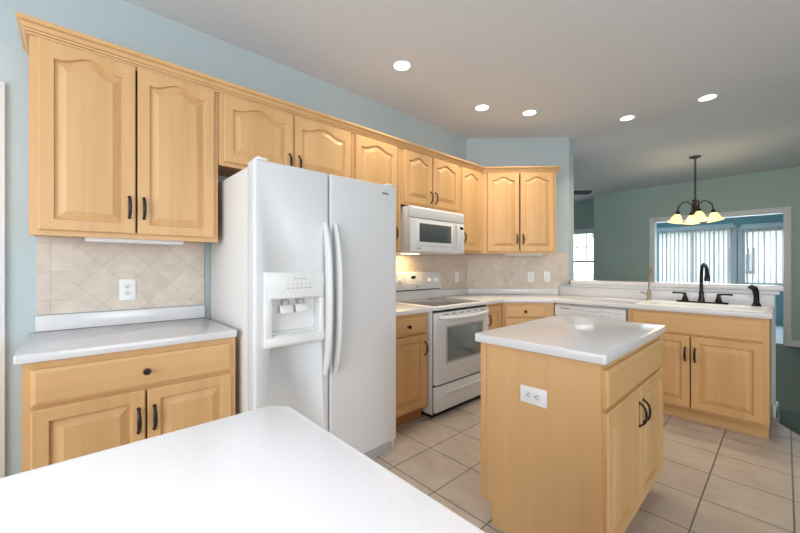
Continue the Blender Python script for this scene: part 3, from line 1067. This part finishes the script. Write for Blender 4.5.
# ------------------------------------------------------------------ microwave
MW = thing('microwave', 'white over-the-range microwave with dark window above the stove', 'microwave', (0.0095, 2.166, 1.372), R90)
MWW, MWH = 0.764, 0.412
MB().box(0, MWW, -0.345, 0, 0, MWH, 0.004).build('body', 'appliance', MW)
mwd = MB()
mwd.side_prism([(-0.3455, 0.012), (-0.375, 0.0), (-0.385, 0.02), (-0.385, 0.305), (-0.3455, 0.305)], 0.0, MWW, 0.004).build('door', 'appliance', MW)
MB().side_prism([(-0.3455, 0.312), (-0.383, 0.312), (-0.383, 0.395), (-0.37, MWH), (-0.3455, MWH)], 0.0, MWW, 0.004).build('vent_panel', 'appliance', MW)
door_mw = [c for c in MW.children if c.name.startswith('door')][0]
MB().box(0.075, 0.585, -0.3880, -0.3850, 0.070, 0.290, 0.003).build('window_frame', 'plastic', door_mw)
MB().box(0.108, 0.552, -0.3895, -0.3882, 0.098, 0.265, 0.0006).build('window', 'micro_glass', door_mw)
pts, rr = [], []
for k in range(15):
    u = -1 + 2 * k / 14
    pts.append((0.635, -0.390 - 0.030 * (1 - abs(u) ** 3), 0.17 + u * 0.125))
    rr.append(0.010 + 0.006 * (1 - u * u))
MB().tube(pts, rr, 12).build('handle', 'appliance', door_mw)
MB().box(0.675, 0.758, -0.3868, -0.3852, 0.05, 0.290, 0.0005).build('keypad', 'plastic', door_mw)
MB().box(0.685, 0.745, -0.3882, -0.3870, 0.245, 0.272).build('clock_display', 'black', door_mw)
mk = MB()
for r_ in range(6):
    for c_ in range(3):
        mk.box(0.688 + c_ * 0.021, 0.702 + c_ * 0.021, -0.3877, -0.3868, 0.075 + r_ * 0.026, 0.087 + r_ * 0.026)
mk.build('keypad_markings', 'vinyl', door_mw)
mk = MB()
for k in range(4):
    mk.box(0.085 + k * 0.012, 0.094 + k * 0.012, -0.3862, -0.3851, 0.035, 0.044)
mk.build('badge', 'ink', door_mw)
MB().box(0.15, 0.30, -0.20, -0.10, -0.004, -0.0005).build('lamp_lens', 'warm_lens', MW)
ld = bpy.data.lights.new('cooktop_light', 'AREA')
ld.shape = 'RECTANGLE'
ld.size, ld.size_y = 0.14, 0.09
ld.energy = 1.3
ld.color = (1.0, 0.62, 0.25)
lo_ = bpy.data.objects.new('cooktop_light', ld)
COL.objects.link(lo_)
lo_.parent = MW
lo_.location = (0.22, -0.12, -0.01)

# ------------------------------------------------------------------ dishwasher
DW = thing('dishwasher', 'white dishwasher under the counter left of the sink cabinet', 'dishwasher', (1.000, KY - 0.03, 0), 0)
dww = 0.645
MB().box(0.004, dww - 0.004, -0.58, 0, 0.10, 0.868).build('body', 'appliance_side', DW)
MB().box(0.010, dww - 0.010, -0.56, -0.50, 0.0, 0.0995).build('toe_kick', 'black', DW)
MB().box(0.006, dww - 0.006, -0.606, -0.5805, 0.11, 0.745, 0.006).build('door', 'appliance', DW)
cp = MB().side_prism([(-0.5805, 0.75), (-0.606, 0.75), (-0.610, 0.765), (-0.610, 0.845), (-0.600, 0.858), (-0.5805, 0.858)], 0.006, dww - 0.006, 0.003).build('control_panel', 'appliance', DW)
MB().box(0.06, 0.16, -0.6115, -0.6102, 0.826, 0.834).build('vent_slot', 'ink', cp)
pts = [(0.17 + 0.45 * k / 14, -0.6108 - 0.004 * math.sin(PI * k / 14), 0.832 - 0.018 * math.sin(PI * min(1, k / 6) if k < 6 else PI) - 0.0) for k in range(15)]
MB().tube([(0.17, -0.611, 0.832), (0.26, -0.611, 0.832), (0.31, -0.613, 0.818), (0.39, -0.613, 0.818), (0.44, -0.611, 0.828), (0.62, -0.611, 0.822)], 0.0022, 6).build('handle_recess', 'plastic_grey', cp)
for k in range(5):
    MB().box(0.18 + k * 0.03, 0.20 + k * 0.03, -0.6112, -0.6102, 0.783, 0.789).build('control_button', 'plastic_grey', cp)
    MB().box(0.36 + k * 0.034, 0.375 + k * 0.034, -0.6112, -0.6102, 0.778, 0.788).build('control_button', 'plastic_grey', cp)

# ------------------------------------------------------------------ faucets
FA = thing('faucet', 'black high-arc bridge faucet with two lever handles', 'faucet', (2.10, 4.115, CT1 + 0.011), 0)
b = MB()
b.box(-0.155, 0.155, -0.026, 0.026, 0.0, 0.012, 0.005)
for sx in (-1, 1):
    b.lathe([(0, 0), (.030, 0), (.030, .012), (.024, .016), (0, .016)], c=(sx * 0.150, 0, 0))
b.build('base_plate', 'black_metal', FA)
pts = [(0, 0, 0.012), (0, 0, 0.09), (0, 0, 0.22), (0, -0.004, 0.285), (0, -0.022, 0.325), (0, -0.055, 0.345), (0, -0.092, 0.335), (0, -0.118, 0.305), (0, -0.128, 0.265), (0, -0.130, 0.235)]
MB().lathe([(0, .012), (.026, .012), (.024, .03), (.018, .06), (.0185, .09), (.0155, .10), (0, .10)]).tube(pts, [.014, .014, .013, .0125, .012, .012, .012, .0125, .0135, .0145], 14, mtx=Matrix.Rotation(0.42, 4, 'Z')).lathe([(0, 0), (.019, 0), (.021, .012), (.018, .045), (.013, .055), (0, .055)], c=(0.130 * math.sin(0.42), -0.130 * math.cos(0.42), 0.198)).build('spout', 'black_metal', FA)
for sx in (-1, 1):
    hb = MB().lathe([(0, .014), (.027, .014), (.022, .03), (.013, .065), (.014, .075), (.010, .085), (0, .088)], c=(sx * 0.115, 0, 0))
    hb.tube([(sx * 0.115, 0, .078), (sx * 0.145, -0.004, .083), (sx * 0.185, -0.010, .083), (sx * 0.205, -0.012, .081)], [.008, .0065, .0075, .008], 10)
    hb.build('lever_handle', 'black_metal', FA)
SP = thing('side_sprayer', 'black side sprayer standing at the right end of the sink', 'sprayer', (2.447, 4.10, CT1 + 0.011))
MB().lathe([(0, 0), (.032, 0), (.032, .006), (.026, .014), (.020, .03), (0, .03)]).build('base', 'black_metal', SP)
MB().tube([(0, 0, .028), (0, 0, .07), (-.003, -.004, .115), (-.012, -.014, .145), (-.028, -.026, .158), (-.040, -.034, .150)], [.019, .018, .020, .021, .019, .015], 14).build('spray_head', 'black_metal', SP)
FF = thing('filtered_water_faucet', 'small antique brass filtered water faucet left of the black one', 'faucet', (1.705, 4.135, CT1 + 0.002))
MB().lathe([(0, 0), (.028, 0), (.026, .008), (.016, .014), (.014, .05), (.018, .06), (.016, .085), (.008, .10), (0, .10)]).build('base', 'brass', FF)
MB().tube([(0, 0, .09), (0, 0, .24), (0.002, -.006, .285), (.012, -.03, .318), (.026, -.058, .312), (.034, -.074, .285), (.036, -.078, .265)], [.0085, .0075, .0075, .0075, .0075, .0075, .0085], 12).build('spout', 'brass', FF)
MB().tube([(0, 0, .062), (-.03, -.006, .066), (-.055, -.012, .082), (-.066, -.014, .076)], [.008, .006, .009, .007], 10).build('lever_handle', 'brass', FF)

# ------------------------------------------------------------------ outlets and switches


def outlet(label, loc, rz, horizontal=False, switch=False):
    t = thing('wall_switch' if switch else 'wall_outlet', label, 'switch' if switch else 'outlet', loc, rz)
    R = Matrix.Rotation(PI / 2, 4, 'Y') if horizontal else Matrix.Identity(4)
    MB().box(-.038, .038, -.006, 0, -.061, .061, .0025, mtx=R).build('cover_plate', 'plastic', t)
    if switch:
        MB().box(-.016, .016, -.009, -.0062, -.033, .033, .001, mtx=R).build('rocker', 'trim', t)
        return t
    for s_ in (-1, 1):
        r_ = MB().prism(rounded([(-.017, -.0135), (.017, -.0135), (.017, .0135), (-.017, .0135)], [.009] * 4, 4), 0, .0025, mtx=R @ TR(0, -.0058, s_ * .0195) @ RX90).build('receptacle', 'trim', t)
        q = MB()
        q.box(-.008, -.0055, -.009, -.0083, s_ * .0195 - .002, s_ * .0195 + .007, mtx=R)
        q.box(.0055, .008, -.009, -.0083, s_ * .0195 - .001, s_ * .0195 + .006, mtx=R)
        q.lathe([(0, 0), (.003, 0), (.003, .0007), (0, .0007)], mtx=R @ TR(0, -.0083, s_ * .0195 - .006) @ RX90, seg=10)
        q.build('slots', 'gap', r_)
    MB().lathe([(0, 0), (.003, 0), (.002, .001), (0, .001)], mtx=R @ TR(0, -.006, 0) @ RX90, seg=10).build('screw', 'plastic_grey', t)
    return t


outlet('white outlet on the stone tiles above the left counter', (0.008, 0.240, 1.114), R90)
outlet('white outlet set sideways on the plain end of the island', (1.852, IY0, 0.678), 0, horizontal=True)
outlet('white wall plate on the tiles right of the range', (0.008, 3.30, 1.128), R90, switch=True)
u = ang(0.538, 4.035)[0]
outlet('white outlet on the tiles of the angled wall', (0.538 + 0.008 * D, WA + 0.538 - 0.008 * D, 1.126), PI / 4)
outlet('white switch on the angled wall nearest the half wall', (0.672 + 0.008 * D, WA + 0.672 - 0.008 * D, 1.128), PI / 4, switch=True)

# ------------------------------------------------------------------ recessed ceiling lights
first = None
cans = [(0.611, 1.862, 'recessed ceiling light nearest the refrigerator'), (0.611, 2.924, 'recessed ceiling light above the narrow cabinet right of the microwave'),
        (0.868, 3.37, 'recessed ceiling light in front of the corner wall cabinet'), (1.492, 4.236, 'recessed ceiling light above the brass water faucet'),
        (2.125, 4.261, 'recessed ceiling light above the black faucet')]
for x, y, lb in cans:
    if first is None:
        first = thing('recessed_light', lb, 'ceiling light', (x, y, CEIL), 0, 'recessed kitchen ceiling lights')
        MB().lathe([(.060, -.001), (.060, -.004), (.066, -.007), (.076, -.005), (.078, -.0005), (.060, -.001)], seg=40).build('trim_ring', 'trim', first)
        MB().lathe([(0, -.0025), (.0595, -.0025), (.0595, -.0008), (0, -.0008)], seg=40).build('lens', 'lens', first)
        o = first
    else:
        o = dup(first, (x, y, CEIL), None, lb)
    ld = bpy.data.lights.new('downlight', 'SPOT')
    ld.energy = 26
    ld.color = (1.0, 0.87, 0.68)
    ld.spot_size = math.radians(125)
    ld.spot_blend = 0.8
    ld.shadow_soft_size = 0.06
    l_ = bpy.data.objects.new('downlight', ld)
    COL.objects.link(l_)
    l_.location = (x, y, CEIL - 0.02)

# ------------------------------------------------------------------ chandelier
CH = thing('chandelier', 'dark bronze chandelier with lit amber glass shades', 'chandelier', (1.750, 6.43, CEIL), 0)
MB().lathe([(0, -.001), (.068, -.001), (.066, -.016), (.035, -.026), (.012, -.034), (0, -.034)]).build('canopy', 'bronze', CH)
chn = MB()
for k in range(17):
    z = -0.045 - k * 0.0315
    R_ = Matrix.Rotation((k % 2) * PI / 2 + 0.4, 4, 'Z')
    pts = [(0.0105 * math.cos(a), 0, 0.022 * math.sin(a)) for a in [2 * PI * j / 12 for j in range(12)]]
    chn.tube(pts, 0.0046, 6, mtx=TR(0, 0, z) @ R_, closed=True)
chn.build('chain', 'bronze', CH)
MB().lathe([(0, -.575), (.012, -.58), (.012, -.60), (.045, -.612), (.040, -.625), (.018, -.64), (.022, -.70), (.030, -.74), (.026, -.79), (.012, -.82), (.016, -.84), (.006, -.86), (0, -.865)], seg=20).build('stem', 'bronze', CH)
for k in range(4):
    a = PI / 2 * k + math.radians(-71)
    ca_, sa_ = math.cos(a), math.sin(a)
    arm = MB()
    P = []
    for (r_, z_) in ((.015, -.73), (.045, -.66), (.09, -.625), (.145, -.64), (.185, -.69), (.197, -.765)):
        P.append((ca_ * r_, sa_ * r_, z_))
    arm.tube(P, 0.0085, 8)
    arm.lathe([(0, -.755), (.020, -.757), (.026, -.775), (.030, -.80), (0, -.80)], c=(ca_ * .197, sa_ * .197, 0), seg=16)
    ao = arm.build('arm', 'bronze', CH)
    tl = TR(ca_ * .197, sa_ * .197, -.80) @ Matrix.Rotation(a, 4, 'Z') @ Matrix.Rotation(-0.22, 4, 'Y')
    b_ = bmesh.new()
    rings_ = []
    for r_, z_ in ((.026, .006), (.040, -.012), (.056, -.040), (.064, -.075), (.090, -.112), (.097, -.117), (.088, -.110), (.060, -.075), (.052, -.040), (.036, -.014)):
        rings_.append([(r_ * (1 + (0.05 * math.cos(6 * 2 * PI * j / 36) if r_ > .06 else 0)) * math.cos(2 * PI * j / 36), r_ * (1 + (0.05 * math.cos(6 * 2 * PI * j / 36) if r_ > .06 else 0)) * math.sin(2 * PI * j / 36), z_) for j in range(36)])
    b_.free()
    MB().loops(rings_, mtx=tl, cap_first=False, cap_last=False).build('lamp_shade', 'shade', ao)
    MB().lathe([(0, -.01), (.010, -.012), (.014, -.03), (.024, -.055), (.020, -.075), (0, -.085)], mtx=tl, seg=14).build('bulb', 'bulb', ao)
ld = bpy.data.lights.new('chandelier_glow', 'POINT')
ld.energy = 10
ld.color = (1.0, 0.76, 0.42)
ld.shadow_soft_size = 0.15
l_ = bpy.data.objects.new('chandelier_glow', ld)
COL.objects.link(l_)
l_.location = (1.750, 6.43, CEIL - 1.02)

# ------------------------------------------------------------------ ceiling fan of the living room (one blade shows past the wall end)
CFX, CFY = 0.06, 5.49
CF = thing('ceiling_fan', 'dark ceiling fan in the living room behind the angled wall', 'ceiling fan', (CFX, CFY, CEIL), 0)
MB().lathe([(0, -.001), (.07, -.001), (.06, -.05), (.014, -.06), (.014, -.29), (.09, -.30), (.115, -.34), (.11, -.40), (.05, -.43), (0, -.435)]).build('motor', 'dark_blade', CF)
for k in range(4):
    a = math.radians(47) + PI / 2 * k
    MB().prism(rounded([(.12, -.05), (.70, -.07), (.70, .07), (.12, .05)], [.01, .05, .05, .01], 5), -.006, .006, mtx=TR(0, 0, -.378) @ Matrix.Rotation(a, 4, 'Z') @ Matrix.Rotation(-0.21, 4, 'X')).build('blade', 'dark_blade', CF)
